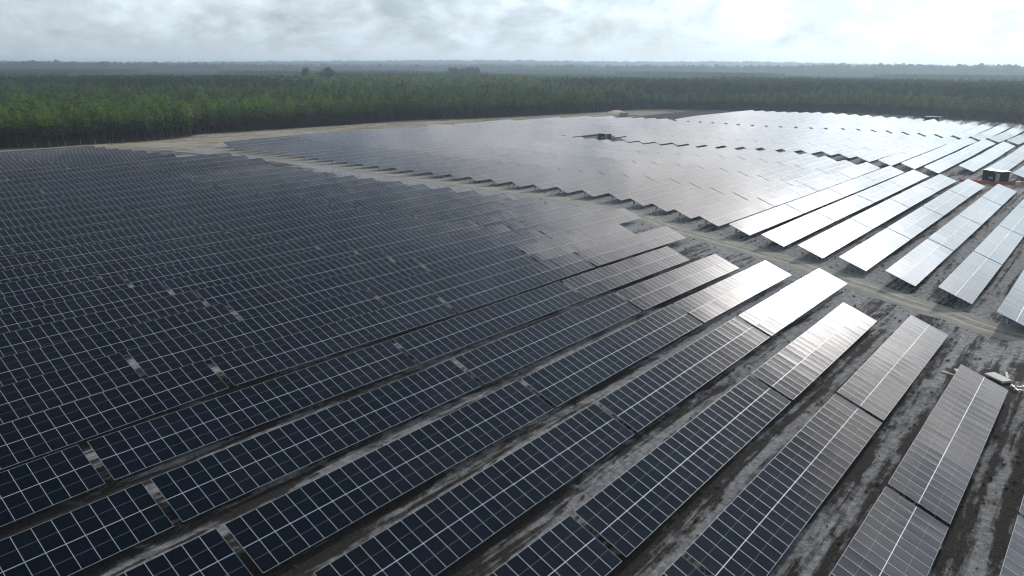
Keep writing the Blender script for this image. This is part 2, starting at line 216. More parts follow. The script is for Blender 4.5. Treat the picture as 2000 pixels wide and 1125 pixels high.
# ---------------------------------------------------------------- ground
def ground_material():
    M=MAT('sandy_ground',.95,.12)
    pos=M.n('ShaderNodeNewGeometry').outputs['Position']
    at=lambda n_: M.n('ShaderNodeAttribute',attribute_name=n_).outputs['Fac']
    st=M.scale(pos,(.22,1.,1.)); st2=M.scale(pos,(.06,1.,1.))
    big=M.noise(st,.045,4,.6); med=M.noise(st,.30,6,.68,.6); fine=M.noise(pos,1.6,6,.7); vf=M.noise(pos,7.,4,.7); trk=M.noise(st2,1.25,3,.6,.2)
    lump=M.noise(M.scale(pos,(.6,1.,1.)),.8,7,.78,.4)
    grey=M.mix(M.mapr(fine,.3,.7),(.14,.141,.145),(.46,.462,.47))
    soil=M.mix(M.mapr(vf,.3,.75),(.014,.012,.0115),(.075,.066,.060))
    dk=M.math('ADD',M.math('MULTIPLY',med,.62),M.math('ADD',M.math('MULTIPLY',big,.42),M.math('MULTIPLY',trk,.48)))
    dk=M.math('ADD',dk,M.math('MULTIPLY',M.math('SUBTRACT',lump,.5),.42))
    dk=M.math('ADD',dk,M.math('MULTIPLY',at('dark'),.26))
    sy=M.n('ShaderNodeSeparateXYZ'); M.L.new(pos,sy.inputs[0])
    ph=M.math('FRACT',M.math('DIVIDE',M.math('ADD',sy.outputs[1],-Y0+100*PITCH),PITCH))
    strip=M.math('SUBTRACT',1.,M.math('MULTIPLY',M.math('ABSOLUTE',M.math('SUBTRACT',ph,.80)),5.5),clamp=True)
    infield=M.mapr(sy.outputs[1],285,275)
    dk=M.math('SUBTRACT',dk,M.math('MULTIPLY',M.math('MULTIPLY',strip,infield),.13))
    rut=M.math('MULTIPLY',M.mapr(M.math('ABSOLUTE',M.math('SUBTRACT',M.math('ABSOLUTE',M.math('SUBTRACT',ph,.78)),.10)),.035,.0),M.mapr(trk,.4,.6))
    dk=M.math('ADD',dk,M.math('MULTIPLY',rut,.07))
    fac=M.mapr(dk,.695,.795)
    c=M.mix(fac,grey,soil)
    # scrubby specks of dead grass and twigs
    spk=M.mapr(M.noise(M.scale(pos,(.7,1,1)),5.,5,.8),.56,.66)
    c=M.mix(M.math('MULTIPLY',spk,.6),c,(.045,.042,.034))
    grn=M.math('MULTIPLY',M.mapr(M.noise(pos,.075,4,.6),.60,.70),M.mapr(lump,.45,.6))
    c=M.mix(M.math('MULTIPLY',grn,.55),c,(.05,.065,.026))
    sand=M.mix(M.mapr(M.noise(M.scale(pos,(.22,1,1)),.22,6,.65),.3,.72),(.30,.245,.18),(.66,.58,.45))
    sand=M.mix(M.math('MULTIPLY',M.mapr(M.noise(M.scale(pos,(.3,1,1)),.5,4,.7),.50,.62),.8),sand,(.17,.155,.115))
    sand=M.mix(M.math('MULTIPLY',M.mapr(M.noise(M.scale(pos,(.08,1,1)),.16,4,.6),.42,.58),.6),sand,(.30,.285,.26))
    sand=M.mix(M.math('MULTIPLY',M.mapr(M.noise(M.scale(pos,(.12,1,1)),.23,4,.7),.52,.6),.75),sand,(.12,.13,.05))
    sf=M.math('MULTIPLY',at('sand'),1.0)
    c=M.mix(sf,c,sand)
    ff=at('forest')
    litter=M.mix(M.mapr(fine,.3,.7),(.022,.02,.012),(.06,.042,.024))
    c=M.mix(ff,c,litter)
    can=M.mix(M.mapr(M.noise(pos,.03,6,.7),.3,.7),(.012,.022,.012),(.04,.06,.025))
    c=M.mix(at('far'),c,can)
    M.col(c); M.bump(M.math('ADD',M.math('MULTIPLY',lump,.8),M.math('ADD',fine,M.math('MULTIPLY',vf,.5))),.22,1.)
    return M.m
def build_ground():
    def axis(a,b,step,lo,hi):
        u=list(np.arange(a,b+.1,step)); s_=step; x=u[-1]
        while x<hi: s_*=1.14; x+=s_; u.append(x)
        s_=step; x=u[0]; pre=[]
        while x>lo: s_*=1.14; x-=s_; pre.append(x)
        return np.array(pre[::-1]+u)
    xs=axis(-30,600,2.6,-9500,9500); ys=axis(-40,345,2.6,-9500,9500)
    Xg,Yg=np.meshgrid(xs,ys); x=Xg.ravel();y=Yg.ravel()
    z=gz(x,y)
    nearm=(np.abs(x-280)<330)&(np.abs(y-150)<200)
    z=z+np.where(nearm,.05*np.sin(x*.9+np.sin(y*.7)*2)*np.sin(y*1.1+x*.13),0)
    nx=len(xs);ny=len(ys)
    i=np.arange((nx-1)*(ny-1)); r_=i//(nx-1); c_=i%(nx-1); a=r_*nx+c_
    F_=np.stack([a,a+1,a+nx+1,a+nx],1)
    me=bpy.data.meshes.new('ground'); me.vertices.add(x.size); me.vertices.foreach_set('co',np.stack([x,y,z],1).ravel())
    me.loops.add(F_.size); me.loops.foreach_set('vertex_index',F_.ravel()); me.polygons.add(len(F_)); me.polygons.foreach_set('loop_start',np.arange(len(F_))*4)
    me.update(calc_edges=True); me.polygons.foreach_set('use_smooth',[True]*len(F_))
    ed=polyd(x,y,EDGE); d=np.hypot(x,y)
    forest=np.clip(ed/4+.5,0,1)
    sand=np.clip((y-272+(x-150)*.02+5*np.sin(x*.11))/9,0,1)*np.clip((x-40)/60,.25,1)
    sand=np.maximum(sand,.85*np.clip(1-np.abs(x-152)/9,0,1)*np.clip((y-190)/90,0,1))
    sand=np.maximum(sand,np.exp(-(((x-243)/7)**2+((y-30)/6)**2)))
    sand=np.maximum(sand,np.exp(-(((x-282)/8)**2+((y-186)/5)**2)))
    sand=np.where(x>420,sand*.75,sand)
    dark=np.clip((y-222)/6,0,1)*np.clip((262-y)/8,0,1)*np.clip((x-412)/6,0,1)*np.clip((530-x)/10,0,1)*2.
    dark=np.maximum(dark,np.clip((60-x)/50,0,1)*np.clip((80-y)/50,0,1)*.5)
    dark=np.maximum(dark,np.clip((125-x)/40,0,1)*np.clip((34-y)/20,0,1)*.28)
    dark=np.maximum(dark,np.clip((ed+14)/10,0,1)*.5)
    dark=dark-1.1*np.clip(1-np.abs(polyd(x,y,ROAD))/17,0,1)*np.clip((y-40)/40,.35,1)
    sand=np.where(dark>1,0,sand)
    far=np.clip((d-1100)/500,0,1)
    for n_,v_ in (('forest',forest),('sand',sand),('dark',dark),('far',far)):
        at_=me.attributes.new(n_,'FLOAT','POINT'); at_.data.foreach_set('value',v_.astype(np.float32))
    me.materials.append(ground_material())
    meta(link('ground',me),kind='structure',label='pale grey sandy ground with dark soil streaks')
build_ground()
def build_road():
    P=[Vector((a,b,0)) for a,b in ROAD]; pts=[]
    for i in range(len(P)-1):
        p0=P[max(i-1,0)];p1=P[i];p2=P[i+1];p3=P[min(i+2,len(P)-1)]
        n_=max(2,int((p2-p1).length/1.5))
        for k in range(n_):
            t=k/n_; pts.append(.5*((2*p1)+(p2-p0)*t+(2*p0-5*p1+4*p2-p3)*t*t+(3*p1-p0-3*p2+p3)*t**3))
    mb=MB(); s_=0; W_=[-3.4,-2.2,-1.1,0,1.1,2.2,3.4]; rowsv=[]
    zz=[]
    for i,p in enumerate(pts):
        d=(pts[min(i+1,len(pts)-1)]-pts[max(i-1,0)]).normalized(); nrm=Vector((-d.y,d.x,0))
        rowsv.append([p+nrm*w for w in W_])
    A=np.array([[q.x,q.y] for r_ in rowsv for q in r_]); Z=gz(A[:,0],A[:,1])
    k=0
    for i,r_ in enumerate(rowsv):
        for j,q in enumerate(r_):
            w=W_[j]; dz=.045-.02*math.exp(-((abs(w)-1.1)/.5)**2); 
            if abs(w)>3: dz=-.06
            q.z=Z[k]+dz+.03; k+=1
    for i in range(len(rowsv)-1):
        ds=(rowsv[i+1][3]-rowsv[i][3]).length
        for j in range(6):
            a,b=rowsv[i],rowsv[i+1]
            mb.quad([a[j+1],a[j],b[j],b[j+1]],0,[(W_[j+1],s_),(W_[j],s_),(W_[j],s_+ds),(W_[j+1],s_+ds)])
        s_+=ds
    M=MAT('dirt_track',.95,.1); uv=M.n('ShaderNodeUVMap').outputs[0]; sx=M.n('ShaderNodeSeparateXYZ'); M.L.new(uv,sx.inputs[0])
    pos=M.n('ShaderNodeNewGeometry').outputs['Position']
    au=M.math('ABSOLUTE',M.math('ADD',sx.outputs[0],M.math('MULTIPLY',M.math('SUBTRACT',M.noise(uv,.12,3),.5),1.6)))
    rut=M.math('SUBTRACT',1.,M.math('MULTIPLY',M.math('ABSOLUTE',M.math('SUBTRACT',au,1.1)),2.1),clamp=True)
    base=M.mix(M.mapr(M.noise(pos,.9,6,.7),.3,.7),(.19,.18,.155),(.36,.345,.31))
    str_=M.mapr(M.noise(M.scale(uv,(2.2,.10,1)),1.3,4,.6),.35,.68)
    base=M.mix(M.math('MULTIPLY',str_,.6),base,(.43,.41,.345))
    c=M.mix(M.math('MULTIPLY',rut,M.mapr(M.noise(pos,.4,3),.25,.6)),base,(.52,.50,.43))
    wd=M.math('MULTIPLY',M.mapr(au,.75,.25),M.mapr(M.noise(pos,.5,4,.7),.42,.6))
    c=M.mix(M.math('MULTIPLY',wd,.6),c,(.17,.165,.105))
    M.col(c); M.bump(M.noise(pos,2.5,6,.7),.08,.8)
    meta(link('dirt_road',mb.mesh('dirt_road',[M.m],smooth=True,uv=True)),kind='structure',label='pale rutted dirt track between the fields of solar tables')
build_road()
# ---------------------------------------------------------------- solar tables
MW,ML,GX,GY=1.141,2.276,.013,.026
NC=26; TL=NC*(MW+GX)-GX; T=R(TILT); CT,ST=math.cos(T),math.sin(T); LOWZ=.75
def glass_material():
    M=MAT('solar_glass',.055,.5); b=M.b
    uv=M.n('ShaderNodeUVMap').outputs[0]; sx=M.n('ShaderNodeSeparateXYZ'); M.L.new(uv,sx.inputs[0]); u,v=sx.outputs[0],sx.outputs[1]
    rn=M.math('FRACT',M.math('ADD',M.n('ShaderNodeAttribute',attribute_name='rnd').outputs['Fac'],M.n('ShaderNodeObjectInfo').outputs['Random']))
    rn2=M.math('FRACT',M.math('MULTIPLY',rn,17.31)); rn3=M.math('FRACT',M.math('MULTIPLY',rn,53.7))
    # white back sheet shows at the rim and between the two half-cell strings
    e1=M.math('LESS_THAN',M.math('SUBTRACT',MW/2,M.math('ABSOLUTE',M.math('SUBTRACT',u,MW/2))),.016)
    e2=M.math('LESS_THAN',M.math('SUBTRACT',ML/2,M.math('ABSOLUTE',M.math('SUBTRACT',v,ML/2))),.018)
    e3=M.math('LESS_THAN',M.math('ABSOLUTE',M.math('SUBTRACT',v,ML/2)),.008)
    ln=M.math('MAXIMUM',M.math('MAXIMUM',e1,e2),M.math('MULTIPLY',e3,.8))
    cell=M.mix(rn2,(.0016,.0062,.0090),(.0042,.0050,.0135))
    cg=M.math('FRACT',M.math('DIVIDE',u,.182)); cgl=M.math('LESS_THAN',M.math('ABSOLUTE',M.math('SUBTRACT',cg,.5)),.018)
    cell=M.mix(M.math('MULTIPLY',cgl,.08),cell,(.15,.17,.2))
    M.col(M.mix(ln,cell,(.30,.34,.40)))
    b.inputs['IOR'].default_value=1.40
    M.set(b.inputs['Roughness'],M.mapr(rn3,0,1,.018,.04))
    # slightly sagging laminate: the pane is a shallow trough between its long frame sides
    g=M.n('ShaderNodeNewGeometry').outputs['Normal']
    tr=M.n('ShaderNodeVectorTransform',vector_type='VECTOR',convert_from='OBJECT',convert_to='WORLD'); tr.inputs[0].default_value=(1,0,0)
    tr2=M.n('ShaderNodeVectorTransform',vector_type='VECTOR',convert_from='OBJECT',convert_to='WORLD'); tr2.inputs[0].default_value=(0,1,0)
    k=M.math('MULTIPLY',M.math('SUBTRACT',M.math('DIVIDE',u,MW),.5),M.mapr(rn,0,1,-.013,-.028))
    k=M.math('ADD',k,M.math('MULTIPLY',M.math('SUBTRACT',rn2,.5),.010))
    k2=M.math('ADD',M.math('MULTIPLY',M.math('SUBTRACT',M.math('DIVIDE',v,ML),.5),-.010),M.math('MULTIPLY',M.math('SUBTRACT',rn3,.5),.008))
    a=M.n('ShaderNodeVectorMath',operation='SCALE'); M.L.new(tr.outputs[0],a.inputs[0]); M.L.new(k,a.inputs['Scale'])
    a2=M.n('ShaderNodeVectorMath',operation='SCALE'); M.L.new(tr2.outputs[0],a2.inputs[0]); M.L.new(k2,a2.inputs['Scale'])
    s1=M.n('ShaderNodeVectorMath',operation='ADD'); M.L.new(g,s1.inputs[0]); M.L.new(a.outputs[0],s1.inputs[1])
    s2=M.n('ShaderNodeVectorMath',operation='ADD'); M.L.new(s1.outputs[0],s2.inputs[0]); M.L.new(a2.outputs[0],s2.inputs[1])
    nn=M.n('ShaderNodeVectorMath',operation='NORMALIZE'); M.L.new(s2.outputs[0],nn.inputs[0]); M.L.new(nn.outputs[0],b.inputs['Normal'])
    return M.m
GLASS=glass_material()
FRAME=plain('aluminium_frame',(.60,.66,.74),.45,.5,.25,.06)
STEEL=plain('galvanised_steel',(.36,.37,.38),.5,.5,.5,.15)
BACK=plain('back_sheet',(.10,.10,.11),.6,.3)
def module(mb,M4,r,lx=.0115,ly=.0125,h_=.035):
    """one module: glass laminate in an aluminium frame; local x along the row, y up the slope"""
    def P(x,y,z): return M4@Vector((x,y,z))
    w,l=MW,ML; zt=h_; zg=h_-.004
    mb.quad([P(lx,ly,zg),P(w-lx,ly,zg),P(w-lx,l-ly,zg),P(lx,l-ly,zg)],0,[(lx,ly),(w-lx,ly),(w-lx,l-ly),(lx,l-ly)],r)
    o=[(0,0),(w,0),(w,l),(0,l)]; i_=[(lx,ly),(w-lx,ly),(w-lx,l-ly),(lx,l-ly)]
    for k in range(4):
        a,b=o[k],o[(k+1)%4]; c,d=i_[(k+1)%4],i_[k]
        mb.quad([P(*a,zt),P(*b,zt),P(*c,zt),P(*d,zt)],1)
        mb.quad([P(*b,zt),P(*a,zt),P(*a,0),P(*b,0)],1)
    mb.quad([P(0,0,.004),P(0,l,.004),P(w,l,.004),P(w,0,.004)],2)
mb=MB(); module(mb,Matrix.Identity(4),0.); MODULE=mb.mesh('solar_panel',[GLASS,FRAME,BACK],uv=True,rnd=True)
RT_=Matrix.Rotation(T,4,'X')
def modmats(nc,seed,jit=1.):
    """placement of every module of a table in the table's own frame"""
    q=random.Random(seed); out=[]; L_=nc*(MW+GX)-GX
    wav=[q.uniform(0,6.28) for _ in range(3)]
    for j in range(2):
        for i in range(nc):
            x=-L_/2+i*(MW+GX); s_=j*(ML+GY)
            dz=.006*math.sin(i*.5+wav[0])
            tx=R(.13)*q.gauss(0,1)*jit+R(.12)*math.sin(i*.35+wav[1]); ty=R(.10)*q.gauss(0,1)*jit
            out.append(Matrix.Translation((x,s_*CT,LOWZ+s_*ST+dz))@RT_@Matrix.Rotation(tx,4,'X')@Matrix.Rotation(ty,4,'Y'))
    return out
def surf_mesh(nc,seed):
    mb=MB(); q=random.Random(seed+99)
    for M4 in modmats(nc,seed): module(mb,M4,q.random())
    return mb.mesh('panel_surface',[GLASS,FRAME,BACK],uv=True,rnd=True)
def slope(s_,dz=0.): return (s_*CT-dz*ST*0,LOWZ+s_*ST+dz)
def frame_parts(nc):
    """steel: purlins + rafters (one mesh), front leg, rear leg, brace"""
    L_=nc*(MW+GX)-GX; n_=max(3,round(L_/4.6)); xs=[-L_/2+.9+(L_-1.8)*i/(n_-1) for i in range(n_)]
    mb=MB()
    for s_ in (.5,1.75,2.85,4.1):
        y,z=slope(s_,-.05); mb.box((0,y,z),(L_-.1,.05,.07))
    for x in xs:
        a=slope(.35,-.13); b=slope(4.25,-.13); mb.bar((x,)+a,(x,)+b,.06,.09)
    y,z=slope(ML+GY/2,.0); mb.box((0,y,z-.012),(L_-.02,.03,.03),1)
    sub=mb.mesh('rails',[STEEL,FRAME])
    def leg(y_,s_):
        m_=MB(); z=LOWZ+s_*ST-.16; m_.box((0,y_,(z-.35)/2),(.05,.11,z+.35)); m_.box((.025,y_+.055,(z-.35)/2),(.05,.01,z+.35)); m_.box((0,y_,z-.02),(.14,.18,.05)); return m_.mesh('leg',[STEEL])
    lf=leg(1.15*CT,1.15); lr=leg(3.45*CT,3.45)
    m_=MB(); m_.bar((.06,3.45*CT,.35),(.06,2.1*CT,LOWZ+2.1*ST-.15),.045); br=m_.mesh('brace',[STEEL])
    return sub,lf,lr,br,xs
SURF={26:[surf_mesh(26,s_) for s_ in range(5)],13:[surf_mesh(13,50)],20:[surf_mesh(20,60)]}
PARTS={k:frame_parts(k) for k in SURF}
def whole_frame(nc):
    sub,lf,lr,br,xs=PARTS[nc]; mb=MB()
    for s_ in (.5,1.75,2.85,4.1):
        y,z=slope(s_,-.05); mb.box((0,y,z),((nc*(MW+GX)-GX)-.1,.05,.07))
    for x in xs:
        mb.bar((x,)+slope(.35,-.13),(x,)+slope(4.25,-.13),.06,.09)
        for s_ in (1.15,3.45):
            z=LOWZ+s_*ST-.16; mb.box((x,s_*CT,(z-.35)/2),(.05,.11,z+.35))
        mb.bar((x+.06,3.45*CT,.35),(x+.06,2.1*CT,LOWZ+2.1*ST-.15),.045)
    y,z=slope(ML+GY/2,.0); mb.box((0,y,z-.012),(nc*(MW+GX)-GX-.02,.03,.03),1)
    return mb.mesh('support_frame',[STEEL,FRAME])
WHOLE={k:whole_frame(k) for k in SURF}
jb=MB(); jb.box((0,0,0),(.45,.2,.6)); jb.box((0,-.01,.32),(.5,.26,.04)); jb.box((0,0,-.55),(.05,.05,.5)); JBOX=jb.mesh('junction_box',[plain('box_grey',(.45,.46,.46),.6,.3)])
# list every table: row, column, x0, x1
tabs=[]
for tok in ROWS.split():
    hd,vals=tok.split(':'); r_=int(hd[:-1]); blk=hd[-1]; xs=[float(q) for q in vals.split(',')]
    n_=len(xs)-1
    for i in range(n_):
        k=(n_-i) if blk=='N' else i+1
        tabs.append(dict(r=r_,b=blk,k=k,x0=xs[i]+(.3 if blk=='N' else .22),x1=xs[i+1]-(.3 if blk=='N' else .22)))
CI=m.inverted()
def px(p):
    q=CI@Vector(p)
    if q.z>-1: return None
    return (512+q.x/-q.z*CF*.512, 288-q.y/-q.z*CF*.512)
for t in tabs:
    y=Y0+t['r']*PITCH; t['y']=y; za,zb=low([t['x0'],t['x1']],[y,y]); t['za'],t['zb']=float(za),float(zb)
    c=[px(q) for q in ((t['x0'],y,za),(t['x1'],y,zb),(t['x1'],y+4.3,zb+1.6),(t['x0'],y+4.3,za+1.6))]
    t['area']=0
    if all(c):
        # clip the footprint to the frame, then take its area
        P_=c
        for ax,lim,sg in ((0,0,1),(0,1024,-1),(1,0,1),(1,576,-1)):
            Q=[]
            for i in range(len(P_)):
                a,b=P_[i-1],P_[i]; ia=(a[ax]-lim)*sg>=0; ib=(b[ax]-lim)*sg>=0
                if ia!=ib:
                    f_=(lim-a[ax])/(b[ax]-a[ax]); Q.append((a[0]+(b[0]-a[0])*f_,a[1]+(b[1]-a[1])*f_))
                if ib: Q.append(b)
            P_=Q
            if not P_: break
        if P_: t['area']=abs(sum(P_[i-1][0]*P_[i][1]-P_[i][0]*P_[i-1][1] for i in range(len(P_))))/2
        full=abs(sum(c[i-1][0]*c[i][1]-c[i][0]*c[i-1][1] for i in range(4)))/2; t['full']=full
    t['nc']=min((26,13,20),key=lambda n_: abs(n_*(MW+GX)-(t['x1']-t['x0'])/( .88 if (t['x1']-t['x0'])<27.5 and (t['x1']-t['x0'])>22.5 else 1)))
order=sorted([t for t in tabs if t['area']>0],key=lambda t:-t['area'])
indiv=set(id(t) for t in order[:300]); fine=set(id(t) for t in order[:NFINE])
print('tables',len(tabs),'visible',len(order),'smallest individual area',order[min(299,len(order)-1)]['area'],'fine limit',order[NFINE-1]['area'])
ORD=['zeroth','first','second','third','fourth','fifth','sixth','seventh','eighth','ninth','tenth','eleventh','twelfth','thirteenth','fourteenth','fifteenth','sixteenth','seventeenth','eighteenth','nineteenth','twentieth']
def od(n_):
    if n_<=20: return ORD[n_]
    if n_<30: return 'twenty-'+ORD[n_-20]
    if n_==30: return 'thirtieth'
    return 'thirty-'+ORD[n_-30]
def tlabel(t):
    r_,k,b=t['r'],t['k'],t['b']
    if b=='N':
        look='dark blue' if k>=3 or (k==2 and r_>3) else ('glaring white' if r_ in (4,5) and k==1 else ('silvery' if r_<10 else 'slate grey'))
        return '%s solar table, %s from the track in %s row from front, near field'%(look,od(k),od(r_+1))
    if b=='T':
        look='grey' if r_>17 else ('pale' if r_>6 else 'bright')
        return '%s solar table, %s beyond the track in %s row from front'%(look,od(k),od(r_+1))
    if b=='F':
        return '%s solar table, %s past the dark huts in %s row from front'%('white' if r_<22 else 'grey',od(k),od(r_+1))
    return 'white solar table, %s in the farthest field in %s row from front'%(od(k),od(r_+1))
GRP={'N':'solar tables of the near field','T':'solar tables just beyond the track','F':'solar tables past the dark huts','H':'solar tables of the farthest field'}
seq=0; rest=MB(); restN=0
def place(t):
    L0=t['nc']*(MW+GX)-GX; L_=math.hypot(t['x1']-t['x0'],t['zb']-t['za']); th=-math.atan2(t['zb']-t['za'],t['x1']-t['x0'])
    loc=Vector(((t['x0']+t['x1'])/2,t['y'],(t['za']+t['zb'])/2-LOWZ))
    return loc,th,L_/L0
for t in tabs:
    seq+=1; loc,th,sx=place(t); nc=t['nc']
    if id(t) in indiv:
        o=empty('solar_table',loc); o.rotation_euler=(0,th,0); o.scale=(sx,1,1)
        meta(o,tlabel(t),'solar table',GRP[t['b']])
        if id(t) in fine:
            for M4 in modmats(nc,seq):
                q=bpy.data.objects.new('solar_panel',MODULE); COL.objects.link(q); q.parent=o; q.matrix_local=M4
            sub,lf,lr,br,xs=PARTS[nc]; link('support_rails',sub,o)
            for x in xs:
                link('leg',lf,o,(x,0,0)); link('leg',lr,o,(x,0,0)); link('brace',br,o,(x,0,0))
        else:
            link('panel_surface',SURF[nc][seq%len(SURF[nc])],o); 
            if t['b']=='T' and t['k']==1 and t['r']<24:
                sub,lf,lr,br,xs=PARTS[nc]; link('support_rails',sub,o)
                for x in xs: link('leg',lf,o,(x,0,0)); link('leg',lr,o,(x,0,0)); link('brace',br,o,(x,0,0))
                link('junction_box',JBOX,o,(xs[0],3.45*CT-.17,1.15))
            else: link('support_frame',WHOLE[nc],o)
    else:
        M0=Matrix.Translation(loc)@Matrix.Rotation(th,4,'Y')@Matrix.Diagonal((sx,1,1,1)); q=random.Random(seq)
        for M4 in modmats(nc,seq): module(rest,M0@M4,q.random())
        for x in PARTS[nc][4]:
            for s_ in (1.15,3.45):
                z=LOWZ+s_*ST-.16; p0=M0@Vector((x,s_*CT,-.3)); p1=M0@Vector((x,s_*CT,z)); rest.bar(p0,p1,.06,.1,3)
        restN+=1
print('individual',len(indiv),'rest',restN)
meta(link('distant_solar_tables',rest.mesh('distant_solar_tables',[GLASS,FRAME,BACK,STEEL],uv=True,rnd=True)),'hazy white rows of far solar tables merging into one shining sheet','solar tables',kind='stuff')
# ---------------------------------------------------------------- trees
def leaf_material(name,ca,cb,tr=.25):
    M=MAT(name,.65,.25)
    oi=M.n('ShaderNodeObjectInfo').outputs['Random']; pos=M.n('ShaderNodeNewGeometry'); 
    at=M.n('ShaderNodeAttribute',attribute_name='rnd').outputs['Fac']
    f=M.math('ADD',M.math('MULTIPLY',at,.4),M.math('MULTIPLY',oi,.6))
    M.col(M.mix(f,ca,cb))
    M.b.inputs['Subsurface Weight'].default_value=0
    # thin leaves let some light through
    t=M.n('ShaderNodeBsdfTranslucent'); M.L.new(M.mix(f,tuple(x*1.3 for x in ca),tuple(x*1.5 for x in cb)),t.inputs[0])
    mx=M.n('ShaderNodeMixShader'); mx.inputs[0].default_value=tr
    out=[n_ for n_ in M.N if n_.type=='OUTPUT_MATERIAL'][0]
    M.L.new(M.b.outputs[0],mx.inputs[1]); M.L.new(t.outputs[0],mx.inputs[2]); M.L.new(mx.outputs[0],out.inputs['Surface'])
    return M.m
BARK=plain('pine_bark',(.06,.044,.034),.9,.1,0,.35,2.)
NEEDLE=leaf_material('sunlit_pine_needles',(.024,.050,.009),(.175,.28,.04))  # sunlit copy: the sun patch on the pines is put into this colour
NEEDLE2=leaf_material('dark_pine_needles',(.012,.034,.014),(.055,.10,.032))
SHADE_NEEDLE=leaf_material('cloud_shaded_needles',(.016,.036,.012),(.120,.190,.046))  # cloud shade over the pines painted as a darker needle colour
LOW_SHADE=leaf_material('shaded_low_needles',(.016,.027,.011),(.052,.072,.028),.1)  # shade on the lower crowns painted into the needle colour
LEAF=leaf_material('broad_leaves',(.04,.08,.02),(.14,.20,.05))
def rq(q):
    while True:
        v=Vector((q.uniform(-1,1),q.uniform(-1,1),q.uniform(-1,1)))
        if .05<v.length<1: return v
def clump(mb,q,c,s_,n_,mi,flat=.6):
    for _ in range(n_):
        d=rq(q)*s_; d.z*=flat; p=c+d
        a=rq(q).normalized()*s_*q.uniform(.38,.62); b=a.cross(rq(q)).normalized()*s_*q.uniform(.25,.45)
        mb.quad([p-a-b*.4,p+b,p+a+b*.2,p-b],mi,None,min(1,max(0,q.gauss(.5,.25))))
def tree_geo(kind,seed,crown,trunk,mi_leaf,mi_trunk,mi_low=2):
    q=random.Random(seed)
    if kind=='pine':      # plantation pine: bare straight trunk, rounded loose crown
        H=q.uniform(12.2,14.0); c0=H*.36; lean=Vector((q.uniform(-.4,.4),q.uniform(-.4,.4),0))
        trunk.tube((0,0,-.5),(lean.x*.5,lean.y*.5,H*.55),.17,.11,6,mi_trunk); trunk.tube((lean.x*.5,lean.y*.5,H*.55),(lean.x,lean.y,H*.93),.11,.03,5,mi_trunk)
        for k in range(11):
            f=k/10; ml=mi_low if k<4 else mi_leaf; z=c0+(H-c0)*f*.93; rad=1.95*math.sin(math.pi*(.18+.72*f))*q.uniform(.75,1.1)  # lowest whorls get the needles with painted shade
            nb=4 if f<.8 else 3; a0=q.uniform(0,6.28)
            for j in range(nb):
                a=a0+j*6.28/nb+q.uniform(-.4,.4); rr=rad*q.uniform(.65,1.05); tip=Vector((lean.x*f+rr*math.cos(a),lean.y*f+rr*math.sin(a),z+rr*q.uniform(.1,.45)))
                base=Vector((lean.x*f*.8,lean.y*f*.8,z-.2)); trunk.bar(base,tip,.045,None,mi_trunk)
                clump(crown,q,tip,.8,4,ml); clump(crown,q,base.lerp(tip,.6),.6,2,ml)
        clump(crown,q,Vector((lean.x,lean.y,H)),.55,6,mi_leaf,1.1)
    elif kind=='tall':    # mature pine: taller, clumped high crown
        H=q.uniform(17,20); trunk.tube((0,0,-.5),(0,0,H*.9),.28,.06,6,mi_trunk)
        for k in range(13):
            f=k/12; z=H*(.38+.6*f); rad=3.0*math.sin(math.pi*(.2+.74*f))*q.uniform(.6,1.1); a=q.uniform(0,6.28)
            for j in range(3):
                aa=a+j*2.09+q.uniform(-.5,.5); tip=Vector((rad*math.cos(aa),rad*math.sin(aa),z+q.uniform(-.2,.6))); trunk.bar((0,0,z-.5),tip,.07,None,mi_trunk); clump(crown,q,tip,1.15,5,mi_leaf)
        clump(crown,q,Vector((0,0,H)),.9,7,mi_leaf,1.2)
    else:                 # broadleaf
        H=q.uniform(10,13); trunk.tube((0,0,-.5),(0,0,H*.55),.3,.15,6,mi_trunk)
        for k in range(26):
            v=rq(q).normalized(); p=Vector((v.x*3.4,v.y*3.4,H*.6+v.z*H*.36))*1.0
            if p.z<H*.25: continue
            trunk.bar((0,0,H*.45),tuple(p*.85+Vector((0,0,H*.07))),.08,None,mi_trunk); clump(crown,q,p,1.5,6,mi_leaf,.8)
# individual pines on the forest front
PINES=[]
for s_ in range(6):
    c_=MB();t_=MB(); tree_geo('pine',s_+3,c_,t_,0,0,1)
    PINES.append((c_.mesh('crown',[NEEDLE if s_<3 else SHADE_NEEDLE,LOW_SHADE],rnd=True),t_.mesh('trunk',[BARK])))
def along(P,step):
    out=[];acc=0.
    for (ax,ay),(bx,by) in zip(P[:-1],P[1:]):
        L_=math.hypot(bx-ax,by-ay); 
        while acc<L_:
            f=acc/L_; out.append((ax+(bx-ax)*f,ay+(by-ay)*f,-(by-ay)/L_,(bx-ax)/L_)); acc+=step
        acc-=L_
    return out
front=[p for p in along(EDGE[2:24],3.25) if px((p[0],p[1],5)) and -25<px((p[0],p[1],5))[0]<1050]
print('front pines',len(front)); fr=[]
for x,y,nx_,ny_ in front[:300]:
    o_=rng.uniform(.2,2.2); fr.append((x+nx_*o_+rng.uniform(-.5,.5),y+ny_*o_+rng.uniform(-.5,.5)))
zs=gz([p[0] for p in fr],[p[1] for p in fr])
